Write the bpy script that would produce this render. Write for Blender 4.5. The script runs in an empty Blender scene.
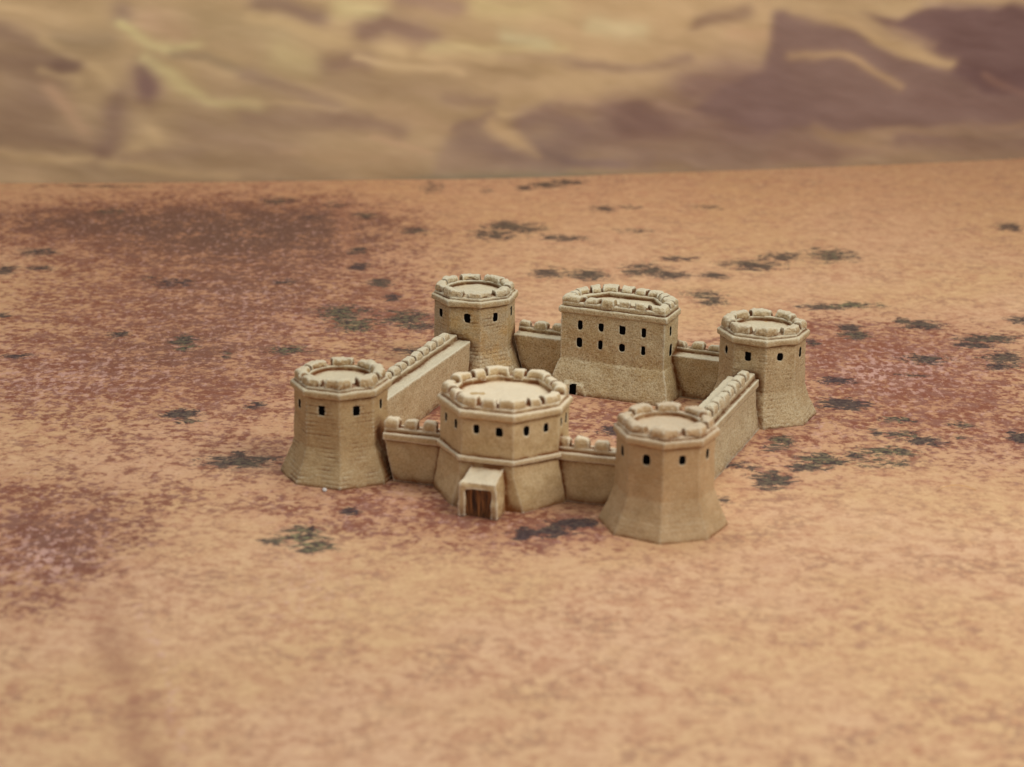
import bpy, bmesh, math, random
import numpy as np
from mathutils import Vector, Matrix, noise

SKYK, AMB, KEY, TOP = 1.68, .28, 19500, 9500
SHRUBS = [[-7.38,68.67,0.43,0.56,0.8,0.2],[-5.54,68.22,0.34,0.55,0.7,0.1],[-2.64,70.83,0.29,0.89,0.7,0],[-0.88,70.5,0.19,0.44,0.6,0],[-4.47,66.91,0.33,0.47,0.8,0.4],[-2.83,64.92,0.38,0.44,0.8,0.3],[-0.56,64.55,0.59,0.75,0.9,0.2],[-0.27,65.7,0.51,0.58,1,0.3],[-4.46,62.39,0.21,0.47,1,0.2],[-4.25,60.57,0.25,0.44,1,0],[-3.59,58.87,0.31,0.47,1,0.3],[-3.18,57.34,0.2,0.4,1,0],[-4.43,55.71,0.43,0.86,1,0.7],[-3.97,54.7,0.45,0.64,1,0.8],[-4.33,56.1,0.64,0.39,0.8,0.5],[-2.72,55.42,0.56,0.85,1,0.6],[-2.33,54.6,0.35,0.37,1,0],[-8.07,53.07,0.24,0.48,1.1,0.5],[-7.88,52.56,0.27,0.34,0.7,0.8],[-9.71,53.61,0.22,0.31,1,0.3],[-5.43,52.42,0.46,0.38,0.9,0.7],[-13.4,61.79,0.45,0.46,1,0.1],[-13.86,59.74,0.27,0.54,1,0.1],[-12.93,60.0,0.3,0.27,1,0.1],[-12.95,55.21,0.15,0.23,0.9,0.1],[-11.83,51.62,0.31,0.21,1,0],[-9.15,58.58,0.45,0.52,0.8,0],[-6.15,58.84,0.29,0.32,0.8,0.1],[-6.09,66.42,0.33,0.4,0.7,0],[-12.26,66.87,0.45,0.53,0.5,0.6],[-9.82,59.08,0.27,0.37,0.6,0],[-6.84,52.01,0.16,0.34,0.7,0.5],[-2.24,52.39,0.48,0.51,0.7,0],[-13.2,70.49,1.26,0.22,0.7,0.1],[-15.09,70.37,0.31,0.22,0.6,0.1],[0.34,71.01,0.22,0.37,1,0.2],[1.05,71.51,0.48,0.45,1,0.4],[1.73,72.01,0.42,0.38,1,0.2],[2.77,68.15,0.31,0.48,0.9,0.2],[3.59,68.47,0.31,0.28,0.8,0.3],[6.05,68.62,0.47,0.35,0.6,0.1],[0.15,65.47,0.65,0.71,0.9,0.2],[1.35,64.28,0.67,0.43,0.8,0.2],[3.74,65.29,0.65,0.38,0.6,0.2],[3.64,60.65,0.5,0.72,1,0.3],[4.25,60.13,0.55,0.49,1,0.2],[6.68,61.37,0.76,0.57,1,0.2],[7.62,62.34,0.51,0.53,0.9,0.2],[9.08,62.65,0.57,0.83,1,0.5],[5.51,60.09,0.33,0.44,0.9,0.2],[2.02,60.02,0.49,0.6,1,0.3],[0.98,60.18,0.44,0.66,0.8,0.1],[4.61,61.95,0.48,0.35,0.8,0],[5.02,58.06,0.45,0.51,0.9,0.4],[5.23,57.36,0.32,0.4,0.9,0.3],[8.16,57.01,0.55,0.3,1.1,0.2],[8.9,57.24,0.61,0.3,1.1,0.9],[8.54,55.02,0.25,0.42,1.1,0.2],[8.6,54.39,0.33,0.36,1.1,0.5],[10.01,55.65,0.18,0.43,1,0.4],[10.42,55.39,0.44,0.38,1.1,0.3],[11.43,53.63,0.42,0.35,1.1,0.2],[11.92,54.18,0.63,0.41,1.1,0.4],[10.03,52.36,0.51,0.42,1,0.3],[11.93,52.53,0.49,0.51,1,0.3],[11.69,51.85,0.36,0.33,1,0.1],[14.95,66.43,0.4,0.53,0.9,0.1],[12.99,55.99,0.26,0.34,1,0.2],[7.4,53.62,0.15,0.35,1,0.3],[7.55,50.46,0.4,0.32,0.9,0],[9.4,51.02,0.36,0.24,0.6,0.3],[7.55,48.7,0.46,0.41,1.3,0.1],[5.82,46.03,0.24,0.4,1,0.7],[5.62,45.56,0.28,0.23,0.8,0.1],[6.49,44.82,0.42,0.45,1.1,0.7],[6.14,44.36,0.36,0.28,1.1,0],[5.35,43.59,0.35,0.43,1.1,0.4],[5.17,43.22,0.24,0.27,1,0],[7.92,45.39,0.53,0.39,0.9,0.8],[7.26,45.1,0.19,0.26,1,0.1],[7.74,44.74,0.63,0.32,0.7,0.6],[8.86,46.15,0.37,0.37,1.1,0.2],[8.55,46.54,0.33,0.27,0.9,0.6],[8.55,47.58,0.29,0.29,0.9,0.6],[7.94,46.65,0.13,0.31,1,0.1],[9.94,47.36,0.27,0.28,0.8,0.5],[9.76,46.39,0.17,0.2,0.7,0.5],[11.05,46.51,0.22,0.41,1.2,0.2],[4.26,42.31,0.16,0.23,1,0],[4.81,44.37,0.36,0.25,0.8,0.1],[0.3,40.29,0.19,0.37,1.1,0],[0.67,40.36,0.48,0.26,1.1,0],[1.25,40.91,0.35,0.27,1.3,0.1],[0.86,40.63,0.48,0.16,0.9,0.2],[-5.79,44.27,0.52,0.44,1.1,0.2],[-5.45,44.15,0.45,0.31,1,0.4],[-5.19,44.48,0.42,0.19,0.9,0],[-5.68,44.72,0.25,0.19,1,0],[-7.27,47.35,0.33,0.32,1.2,0.2],[-7.03,46.87,0.22,0.21,0.9,0.5],[-3.98,39.93,0.38,0.36,1,1],[-3.72,39.57,0.32,0.41,0.9,1],[-3.94,40.35,0.38,0.21,1,0.8],[-4.43,39.7,0.28,0.15,1,0.4],[-3.14,41.41,0.18,0.19,1.1,0],[-5.74,48.06,0.18,0.33,0.9,0.1],[2.17,46.62,0.26,0.41,0.9,0],[-3.55,39.37,0.28,0.18,0.9,0.9],[5.1,53.34,0.12,0.35,0.3,0]]
PURPLE = [[-11.67,65.19,3.8,1.91,1],[-8.28,64.12,3.32,3.71,1],[-5.58,66.85,1.21,1.07,0.3],[-10.76,56.77,2.83,2.96,0.38],[-6.87,56.96,3.11,3.48,0.75],[-8.69,51.84,3.09,2.51,0.65],[-10.36,49.36,2.04,1.91,0.6],[-6.39,48.77,1.8,1.87,0.5],[-8.65,39.65,1.12,1.8,1.0],[-10.06,41.77,0.59,1.13,0.4],[-8.6,36.75,0.52,0.45,0.4],[-6.7,43.07,3.22,1.49,0.28],[-2.17,41.61,1.66,0.95,0.62],[-0.19,40.38,1.43,0.64,0.6],[-3.4,45.06,1.26,1.62,0.4],[1.79,49.35,1.38,1.3,0.6],[-1.72,48.23,0.67,0.95,0.9],[9.12,50.76,2.25,3.22,0.9],[7.77,53.02,1.11,1.56,0.7],[10.44,47.31,1.22,2.12,0.5],[5.57,46.08,1.3,2.02,0.45],[-0.82,54.4,1.25,1.37,0.25],[-3.04,56.17,1.16,1.93,0.5],[2.36,46.63,0.87,1.03,0.6],[4.51,52.03,0.72,1.26,0.4],[10.64,54.03,2.01,0.9,0.4],[0.96,40.63,1.15,0.7,0.5],[-6.85,45.58,2.54,0.99,0.2],[3.5,38.58,4.59,1.47,0.12],[-3.38,33.59,4.84,1.73,0.1]]
DUSK = [[-7.74,64.52,2.62,2.5,1],[-11.73,65.57,2.94,1.29,0.8],[-5.51,65.93,0.89,1.17,0.4],[-8.03,52.3,1.68,1.7,0.35],[-8.33,39.93,0.94,1.3,0.3],[-6.99,57.97,1.98,2.05,0.35]]
PALE = [[8.45,50.97,0.71,1.21,0.8],[10.02,51.86,1.21,1.25,0.7],[-10.43,49.74,1.71,1.55,0.7],[-8.64,38.64,0.82,0.98,0.9],[-6.05,54.15,1.86,1.35,0.4],[-6.97,57.76,1.58,1.02,0.5],[-2.01,42.36,1.19,0.58,0.5],[5.72,45.43,0.85,0.66,0.3],[-3.74,37.38,0.71,1.16,0.4],[6.79,47.23,0.33,0.7,0.6]]
STRIPES = [[[[-7.33,37.02],[-6.42,34.28],[-5.33,30.46],[-4.62,27.69]],0.36,1.0,"r"],[[[-7.99,37.23],[-5.53,37.41],[-3.28,38.34],[-0.75,39.68],[2.18,42.23]],0.16,0.45,"r"],[[[-6.59,36.82],[-5.68,34.3],[-4.81,30.47]],0.16,0.5,"l"],[[[-5.44,68.92],[-4.81,63.69],[-4.17,60.24],[-3.39,57.64],[-2.61,55.23]],0.25,1.0,"r"],[[[-8.71,67.62],[-6.61,68.15],[-2.93,68.51],[0.18,70.27]],0.09,0.35,"r"]]
STROKES = [[[[-12.17,4.89],[-10.0,4.57]],1.122,[190,164,116],0.55],[[[-11.6,3.3],[-9.09,3.61]],0.66,[186,160,112],0.4],[[[-15.08,2.35],[-16.02,2.19]],0.99,[132,106,90],0.6],[[[-16.24,3.94],[-14.39,3.62]],0.396,[128,102,84],0.8],[[[-16.19,4.82],[-15.28,4.44],[-13.92,3.69]],0.297,[132,106,90],0.7],[[[-14.35,4.57],[-12.96,4.51]],0.363,[150,128,96],0.7],[[[-12.45,5.57],[-12.4,5.39]],0.297,[132,106,90],0.7],[[[-11.54,5.2],[-10.62,4.63]],0.528,[184,150,116],0.7],[[[-12.47,5.14],[-12.02,4.63],[-11.57,4.32],[-10.79,4.16],[-10.1,4.44]],0.165,[196,182,124],0.95],[[[-9.98,5.2],[-7.5,4.71]],0.528,[172,150,108],0.6],[[[-14.81,4.63],[-13.9,4.1],[-13.0,3.46],[-12.24,2.82],[-11.63,2.57]],0.165,[192,166,118],0.7],[[[-14.85,3.69],[-13.63,3.31]],0.116,[192,166,118],0.8],[[[-14.32,3.88],[-13.83,3.75]],0.198,[120,95,80],0.7],[[[-11.65,3.56],[-11.43,2.92]],0.363,[122,94,84],0.9],[[[-11.74,3.94],[-10.97,3.46],[-10.36,2.98],[-9.59,2.59],[-8.11,2.41]],0.181,[196,182,124],0.85],[[[-10.8,4.03],[-9.86,4.03],[-8.78,3.67],[-7.53,2.96]],0.149,[150,128,96],0.8],[[[-9.88,3.45],[-8.8,2.81]],0.264,[168,140,104],0.5],[[[-14.57,3.15],[-14.13,2.51],[-13.79,1.77]],0.231,[184,150,116],0.6],[[[-12.25,2.66],[-12.75,1.86],[-13.51,0.99]],0.363,[132,106,90],0.75],[[[-11.5,1.6],[-11.51,1.44]],0.33,[192,166,118],0.6],[[[-12.37,1.05],[-12.15,1.12]],0.264,[192,166,118],0.6],[[[-16.4,1.0],[-15.16,0.71],[-13.73,0.83]],0.132,[192,166,118],0.7],[[[-13.42,0.73],[-11.7,0.4],[-9.02,0.11]],0.116,[192,166,118],0.6],[[[-12.63,0.8],[-10.1,0.97]],0.198,[132,106,90],0.3],[[[-10.08,1.69],[-7.57,1.01]],0.594,[150,124,98],0.6],[[[-16.38,1.39],[-14.18,1.32]],0.264,[135,110,90],0.6],[[[-8.11,5.76],[-6.24,5.37]],0.297,[132,106,90],0.7],[[[-5.45,5.65],[-4.51,5.36]],0.396,[196,182,124],0.7],[[[-3.72,5.73],[-1.82,5.52]],0.231,[150,120,98],0.8],[[[-1.18,5.61],[1.39,5.36]],0.396,[196,182,124],0.5],[[[-8.43,5.25],[-6.87,4.87],[-5.3,4.38],[-3.72,4.11]],0.198,[192,166,118],0.8],[[[-4.92,4.73],[-4.2,5.04],[-2.77,4.64]],0.33,[140,112,92],0.85],[[[-6.1,3.84],[-4.84,3.77]],0.297,[140,112,92],0.85],[[[-7.52,3.92],[-6.73,3.75]],0.429,[196,182,124],0.6],[[[-5.15,3.96],[-4.04,3.66],[-1.97,3.41]],0.116,[198,172,126],0.95],[[[-3.09,3.97],[0.12,3.73]],0.149,[192,166,118],0.6],[[[-2.77,4.26],[1.41,4.07]],0.198,[196,182,124],0.5],[[[-0.37,4.64],[0.76,4.21]],0.231,[186,180,134],0.7],[[[-8.47,3.44],[-7.22,2.89],[-5.96,2.29]],0.231,[150,124,98],0.8],[[[-8.49,2.51],[-5.8,2.26]],0.059,[192,166,118],0.8],[[[-8.5,2.0],[-4.69,1.95],[-3.73,1.61]],0.264,[140,114,92],0.7],[[[-5.95,3.1],[-2.12,2.73]],0.33,[154,128,98],0.5],[[[-2.44,2.57],[-0.83,2.61]],0.165,[132,106,90],0.6],[[[-4.37,2.27],[-2.12,1.65]],0.198,[168,140,104],0.7],[[[-4.69,1.46],[-2.6,0.84]],0.083,[184,150,116],0.6],[[[-7.57,1.01],[-3.09,0.61]],0.165,[168,140,104],0.5],[[[-1.96,1.71],[-1.22,1.9],[-0.89,2.15],[-0.6,1.89]],0.132,[132,106,90],0.9],[[[-1.47,1.24],[0.16,0.71]],0.528,[138,116,98],0.8],[[[-0.89,1.89],[-0.17,1.15],[0.49,0.61]],0.198,[180,152,108],0.8],[[[-0.57,2.21],[0.15,2.07]],0.099,[192,166,118],0.7],[[[0.15,1.8],[0.96,1.99],[2.12,1.5]],0.297,[124,98,90],0.95],[[[-0.49,0.83],[1.48,0.51]],0.33,[128,106,94],0.8],[[[1.4,4.94],[7.33,4.68]],0.858,[178,150,108],0.5],[[[2.37,4.93],[4.01,4.74]],0.264,[188,176,130],0.7],[[[1.42,3.62],[4.05,3.44],[5.69,3.8]],0.165,[140,114,90],0.8],[[[-0.52,3.84],[1.42,3.62]],0.198,[160,134,100],0.7],[[[0.78,3.01],[5.39,3.01]],0.33,[176,150,108],0.7],[[[1.44,2.5],[3.42,2.46]],0.198,[168,140,104],0.5],[[[5.99,4.9],[7.64,5.2]],0.231,[145,118,92],0.8],[[[7.17,4.52],[8.35,4.4]],0.198,[178,146,108],0.8],[[[1.45,2.24],[4.09,2.11]],0.165,[135,108,92],0.6],[[[5.73,2.74],[7.06,3.04],[8.42,3.0]],0.66,[124,97,87],0.85],[[[3.44,1.63],[8.14,1.67]],0.792,[120,94,84],0.85],[[[1.47,1.18],[2.78,1.48]],0.528,[132,108,94],0.8],[[[7.47,1.36],[9.51,1.63]],0.99,[120,94,85],0.75],[[[4.14,0.44],[10.26,0.59]],0.462,[128,104,88],0.8],[[[1.48,0.35],[3.48,0.26]],0.132,[120,100,96],0.8],[[[4.59,2.17],[6.1,2.0]],0.066,[160,130,108],0.7],[[[8.54,0.37],[10.62,0.23]],0.165,[140,110,92],0.5],[[[8.7,0.64],[17.55,0.36]],0.297,[128,100,84],0.6]]
STROKES2 = [[[[9.15,5.37],[10.35,5.08],[11.76,4.55],[13.19,3.94],[14.82,3.29]],0.165,[176,148,106],0.85],[[[8.63,5.57],[11.71,5.25],[13.78,5.53]],0.198,[176,150,108],0.8],[[[12.61,4.73],[14.06,4.02]],0.132,[150,122,96],0.8],[[[9.22,3.88],[10.77,3.77],[11.55,3.45],[13.1,2.6]],0.132,[166,136,98],0.85],[[[16.1,2.94],[17.99,2.08]],0.099,[140,106,90],0.8],[[[13.44,5.44],[16.28,5.2]],0.083,[150,124,104],0.7],[[[10.22,1.2],[13.03,1.03],[15.17,1.09],[18.06,1.28]],0.165,[146,118,92],0.8],[[[10.04,1.34],[12.0,0.66],[14.17,-0.01]],0.132,[150,122,92],0.8],[[[13.05,0.76],[18.12,0.61]],0.198,[116,90,80],0.7],[[[6.18,-0.13],[18.2,-0.3]],0.165,[140,108,84],0.5],[[[14.02,2.16],[17.64,1.85]],0.396,[112,84,76],0.5]]
SHAPES = [[[[-0.09,0.39],[0.15,1.74],[0.54,1.96],[0.96,2.02],[1.39,1.88],[1.95,1.57],[2.79,1.22],[4.46,0.77],[4.48,0.03],[-0.09,0.15]],[130,107,94],0.45],[[[-2.44,0.2],[-2.18,1.26],[-1.73,1.71],[-1.22,1.96],[-0.89,2.22],[-0.63,1.95],[-0.34,1.55],[0.16,0.88],[1.49,0.11]],[140,116,99],0.55],[[[-0.89,2.12],[-0.5,1.95],[-0.11,1.55],[0.42,0.87],[0.69,0.53],[-0.0,0.88],[-0.5,1.29],[-0.96,1.76]],[182,154,110],0.75],[[[8.2,3.34],[8.53,4.26],[8.58,5.15],[8.98,5.37],[9.52,5.29],[11.07,4.6],[12.84,3.89],[14.83,3.15],[18.64,3.02],[28.04,1.74],[33.26,0.34],[13.02,1.17],[8.15,1.33],[5.76,2.07],[6.73,2.88]],[116,91,85],0.88],[[[11.58,5.22],[12.77,4.99],[13.62,5.37],[18.45,5.14],[23.9,3.17],[29.35,1.12],[16.14,2.43],[14.66,3.16],[13.7,4.2],[12.61,4.73]],[104,78,76],0.93]]


random.seed(11)
scene = bpy.context.scene
col = scene.collection
PI = math.pi
YAW = math.radians(21.4496)
CAMP = (19.3483, -39.4165, 15.5656)

# ------------------------------------------------------------------ helpers
def lin(c):
    return tuple((v / 255 / 12.92) if v / 255 <= .04045 else ((v / 255 + .055) / 1.055) ** 2.4 for v in c)

def tag(o, label=None, cat=None, group=None, kind=None):
    if label: o['label'] = label
    if cat: o['category'] = cat
    if group: o['group'] = group
    if kind: o['kind'] = kind
    return o

def empty(name, loc, rz=0, **k):
    o = bpy.data.objects.new(name, None)
    o.empty_display_size = .2
    col.objects.link(o)
    o.location = loc; o.rotation_euler = (0, 0, rz)
    return tag(o, **k)

def add_loft(bm, sections, closed=True):
    """sections: list of lists of 3D points (same length), joined into a closed solid"""
    rings = [[bm.verts.new(q) for q in s] for s in sections]
    n = len(rings[0])
    for a, b in zip(rings, rings[1:]):
        for i in range(n):
            j = (i + 1) % n
            bm.faces.new((a[i], a[j], b[j], b[i]))
    bm.faces.new(list(reversed(rings[0]))); bm.faces.new(rings[-1])

def add_box(bm, x0, x1, y0, y1, z0, z1, rot=0, c=(0, 0), top=None):
    q = [(x0, y0), (x1, y0), (x1, y1), (x0, y1)]
    t = q if top is None else [(top[0], top[2]), (top[1], top[2]), (top[1], top[3]), (top[0], top[3])]
    R = lambda p, z: (c[0] + p[0] * math.cos(rot) - p[1] * math.sin(rot), c[1] + p[0] * math.sin(rot) + p[1] * math.cos(rot), z)
    add_loft(bm, [[R(p, z0) for p in q], [R(p, z1) for p in t]])

def mesh_of(bm, name='m'):
    bmesh.ops.recalc_face_normals(bm, faces=bm.faces)
    me = bpy.data.meshes.new(name); bm.to_mesh(me); bm.free()
    return me

def cast(name, bm, mat, parent=None, cut=None, voxel=.024, smooth=3, wob=.012, grain=.004, rows=0.0, seed=0, sf=.5):
    """turn a rough solid into a softly rounded cast piece: cut recesses, remesh, smooth, roughen"""
    me = mesh_of(bm, name)
    o = bpy.data.objects.new(name, me); col.objects.link(o)
    c = None
    if cut is not None:
        c = bpy.data.objects.new('cut', mesh_of(cut)); col.objects.link(c)
        b = o.modifiers.new('b', 'BOOLEAN'); b.object = c; b.operation = 'DIFFERENCE'; b.solver = 'EXACT'; b.use_self = True
    r = o.modifiers.new('r', 'REMESH'); r.mode = 'VOXEL'; r.voxel_size = voxel; r.use_smooth_shade = True
    s = o.modifiers.new('s', 'SMOOTH'); s.iterations = smooth; s.factor = sf
    dg = bpy.context.evaluated_depsgraph_get()
    nm = bpy.data.meshes.new_from_object(o.evaluated_get(dg))
    o.modifiers.clear(); o.data = nm; nm.name = name
    bpy.data.meshes.remove(me)
    if c: 
        cm = c.data; bpy.data.objects.remove(c); bpy.data.meshes.remove(cm)
    off = Vector((seed * 7.3, seed * 3.1, seed * 1.7))
    nn = len(nm.vertices)
    no = np.empty(nn * 3); nm.vertex_normals.foreach_get('vector', no); no = no.reshape(-1, 3)
    co = np.empty(nn * 3); nm.vertices.foreach_get('co', co); co = co.reshape(-1, 3)
    N = noise.noise
    for i in range(nn):
        q = Vector(co[i]) + off
        d = wob * N(q * 2.2) + wob * .6 * N(q * 5.5) + grain * N(q * 17)
        if rows:
            z = co[i][2] + .02 * N(q * 1.5)
            a = math.atan2(co[i][1], co[i][0])
            row = math.floor(z / .085)
            fz = z / .085 - row
            jn = (a * 8 + row * .5 + .35 * N(Vector((row * 3.1, a * 2, 1)))) % 1
            g = max(0, 1 - min(fz, 1 - fz) / .22)
            g2 = max(0, 1 - min(jn, 1 - jn) / .12) * .7
            d -= rows * max(g, g2) * (.5 + 1.6 * N(q * 2.7 + Vector((5, 5, 5))))
        co[i] += no[i] * d
    nm.vertices.foreach_set('co', co.ravel())
    nm.polygons.foreach_set('use_smooth', [True] * len(nm.polygons))
    nm.materials.clear(); nm.materials.append(mat)
    nm.update()
    if parent: o.parent = parent
    return o

def plain(name, bm, mat, parent=None, smooth=False):
    me = mesh_of(bm, name)
    me.materials.append(mat)
    if smooth: me.polygons.foreach_set('use_smooth', [True] * len(me.polygons))
    o = bpy.data.objects.new(name, me); col.objects.link(o)
    if parent: o.parent = parent
    return o

# ------------------------------------------------------------------ materials
class NT:
    def __init__(s, name):
        s.m = bpy.data.materials.new(name); s.m.use_nodes = True
        s.t = s.m.node_tree; s.t.nodes.clear()
        s.out = s.n('ShaderNodeOutputMaterial'); s.b = s.n('ShaderNodeBsdfPrincipled')
        s.l(s.b.outputs[0], s.out.inputs[0])
    def n(s, t, **k):
        x = s.t.nodes.new(t)
        for a, v in k.items(): setattr(x, a, v)
        return x
    def l(s, a, b): s.t.links.new(a, b)
    def math(s, op, a, b=None, c=None, clamp=False):
        x = s.n('ShaderNodeMath', operation=op, use_clamp=clamp)
        for i, v in enumerate((a, b, c)):
            if v is None: continue
            if isinstance(v, (int, float)): x.inputs[i].default_value = v
            else: s.l(v, x.inputs[i])
        return x.outputs[0]
    def mix(s, f, a, b, mode='MIX'):
        x = s.n('ShaderNodeMix', data_type='RGBA', blend_type=mode)
        for i, v in ((0, f), (6, a), (7, b)):
            if isinstance(v, (int, float)): x.inputs[i].default_value = v
            elif isinstance(v, tuple): x.inputs[i].default_value = (*v[:3], 1)
            else: s.l(v, x.inputs[i])
        return x.outputs[2]
    def step(s, v, a, b):
        x = s.n('ShaderNodeMapRange', interpolation_type='SMOOTHSTEP')
        s.l(v, x.inputs[0]); x.inputs[1].default_value = a; x.inputs[2].default_value = b
        return x.outputs[0]
    def coord(s, scale=(1, 1, 1), rot=(0, 0, 0), loc=(0, 0, 0)):
        if not hasattr(s, 'tc'): s.tc = s.n('ShaderNodeTexCoord')
        m = s.n('ShaderNodeMapping'); s.l(s.tc.outputs['Object'], m.inputs[0])
        m.inputs['Scale'].default_value = scale; m.inputs['Rotation'].default_value = rot; m.inputs['Location'].default_value = loc
        return m.outputs[0]
    def noise(s, scale, detail=4, rough=.55, co=None, dist=0):
        x = s.n('ShaderNodeTexNoise'); x.inputs['Scale'].default_value = scale
        x.inputs['Detail'].default_value = detail; x.inputs['Roughness'].default_value = rough; x.inputs['Distortion'].default_value = dist
        s.l(co if co is not None else s.coord(), x.inputs['Vector'])
        return x.outputs['Fac']

def stone(name, base, alt, pale, wash, bump=.35, grain_scale=16, rows=False, dry=.55, stain=.9, seed=0.0):
    M = NT(name)
    co = M.coord(loc=(seed, seed * .7, seed * .3))
    big = M.step(M.noise(1.7, 3, .6, co), .38, .66)
    c = M.mix(big, lin(base), lin(alt))
    med = M.step(M.noise(6, 4, .65, co), .42, .72)
    c = M.mix(M.math('MULTIPLY', med, .22), c, lin(wash))
    # fine grain: painted pits and dry-brushed crests
    vco = M.coord(scale=(1, 1, 1.9) if rows else (1, 1, 1.15))
    g1 = M.noise(grain_scale, 2, .7, vco)
    g2 = M.noise(grain_scale * 1.9, 2, .6, vco)
    g = M.math('ADD', M.math('MULTIPLY', g1, .65), M.math('MULTIPLY', g2, .35))
    lowg = M.step(g, .5, .38)
    hig = M.step(g, .5, .66)
    k = 1.0 if bump > .5 else (.6 if bump > .4 else .45)
    c = M.mix(M.math('MULTIPLY', lowg, k * .6), c, lin(wash))
    c = M.mix(M.math('MULTIPLY', hig, k * .6), c, lin(pale))
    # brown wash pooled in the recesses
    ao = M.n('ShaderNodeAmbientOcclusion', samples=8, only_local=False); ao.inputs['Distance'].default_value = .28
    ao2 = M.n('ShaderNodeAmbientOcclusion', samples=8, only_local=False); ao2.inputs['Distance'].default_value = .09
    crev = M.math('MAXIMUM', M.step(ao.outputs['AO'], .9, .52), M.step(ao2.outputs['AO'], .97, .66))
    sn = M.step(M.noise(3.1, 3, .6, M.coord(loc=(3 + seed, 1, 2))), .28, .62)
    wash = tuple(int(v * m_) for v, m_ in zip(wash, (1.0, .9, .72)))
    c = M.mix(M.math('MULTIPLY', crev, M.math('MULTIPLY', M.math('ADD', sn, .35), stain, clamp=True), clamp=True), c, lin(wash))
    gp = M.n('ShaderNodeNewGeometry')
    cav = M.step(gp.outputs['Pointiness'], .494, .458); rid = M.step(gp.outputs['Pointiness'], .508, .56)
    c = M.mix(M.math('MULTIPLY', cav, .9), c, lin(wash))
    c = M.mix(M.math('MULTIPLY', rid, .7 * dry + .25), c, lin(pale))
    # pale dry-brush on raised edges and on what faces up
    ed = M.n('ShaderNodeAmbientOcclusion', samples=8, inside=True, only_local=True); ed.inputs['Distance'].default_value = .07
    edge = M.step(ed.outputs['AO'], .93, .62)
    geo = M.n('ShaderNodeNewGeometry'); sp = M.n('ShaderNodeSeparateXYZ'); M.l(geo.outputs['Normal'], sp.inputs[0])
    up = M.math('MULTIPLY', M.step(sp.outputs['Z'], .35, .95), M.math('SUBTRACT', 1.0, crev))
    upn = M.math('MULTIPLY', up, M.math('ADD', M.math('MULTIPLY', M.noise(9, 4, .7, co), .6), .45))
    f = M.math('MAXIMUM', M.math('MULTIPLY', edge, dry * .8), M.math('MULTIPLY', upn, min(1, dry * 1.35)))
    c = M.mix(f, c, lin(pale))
    M.l(c, M.b.inputs['Base Color'])
    M.b.inputs['Roughness'].default_value = .62
    M.b.inputs['Specular IOR Level'].default_value = .35
    bp = M.n('ShaderNodeBump'); bp.inputs['Strength'].default_value = bump; bp.inputs['Distance'].default_value = .03
    M.l(g, bp.inputs['Height']); M.l(bp.outputs[0], M.b.inputs['Normal'])
    return M.m

DRY = (218, 212, 186)
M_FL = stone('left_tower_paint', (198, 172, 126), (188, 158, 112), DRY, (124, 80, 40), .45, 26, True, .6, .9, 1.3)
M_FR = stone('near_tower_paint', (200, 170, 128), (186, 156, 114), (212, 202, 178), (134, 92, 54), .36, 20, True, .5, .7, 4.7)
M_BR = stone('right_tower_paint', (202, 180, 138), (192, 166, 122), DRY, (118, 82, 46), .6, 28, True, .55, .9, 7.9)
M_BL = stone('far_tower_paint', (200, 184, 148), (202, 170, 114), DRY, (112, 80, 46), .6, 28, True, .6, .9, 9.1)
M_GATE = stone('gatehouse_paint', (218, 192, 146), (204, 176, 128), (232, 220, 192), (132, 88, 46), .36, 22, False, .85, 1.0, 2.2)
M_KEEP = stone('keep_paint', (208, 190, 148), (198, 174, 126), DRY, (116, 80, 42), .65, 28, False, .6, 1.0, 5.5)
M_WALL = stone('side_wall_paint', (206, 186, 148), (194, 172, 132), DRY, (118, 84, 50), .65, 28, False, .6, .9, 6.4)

M_ROOF = stone('roof_paint', (190, 158, 106), (166, 130, 82), (200, 180, 138), (128, 86, 46), .3, 14, False, .22, 1.0, 3.3)

def simple(name, c1, c2, rough=.7, scale=8, spec=.3):
    M = NT(name); M.l(M.mix(M.noise(scale), lin(c1), lin(c2)), M.b.inputs['Base Color'])
    M.b.inputs['Roughness'].default_value = rough; M.b.inputs['Specular IOR Level'].default_value = spec
    return M.m
M_BLACK = simple('black_window_paint', (5, 4, 4), (12, 9, 8), 1.0, 12, .05)
M_CRUMB = simple('white_crumb', (225, 220, 215), (200, 195, 190), .6)
M_FIBRE = simple('pale_fibre', (235, 190, 120), (215, 165, 95), .5)
M_TABLE = simple('gap_shadow_table', (46, 34, 28), (34, 26, 22), .7)
def wood():
    M = NT('brown_door_paint')
    n = M.noise(1, 3, .6, M.coord(scale=(26, 26, 2.2)))
    c = M.mix(M.step(n, .35, .65), lin((58, 32, 16)), lin((168, 112, 62)))
    M.l(c, M.b.inputs['Base Color']); M.b.inputs['Roughness'].default_value = .6
    bp = M.n('ShaderNodeBump'); bp.inputs['Strength'].default_value = .5; bp.inputs['Distance'].default_value = .02
    M.l(n, bp.inputs['Height']); M.l(bp.outputs[0], M.b.inputs['Normal'])
    return M.m
M_DOOR = wood()

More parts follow.
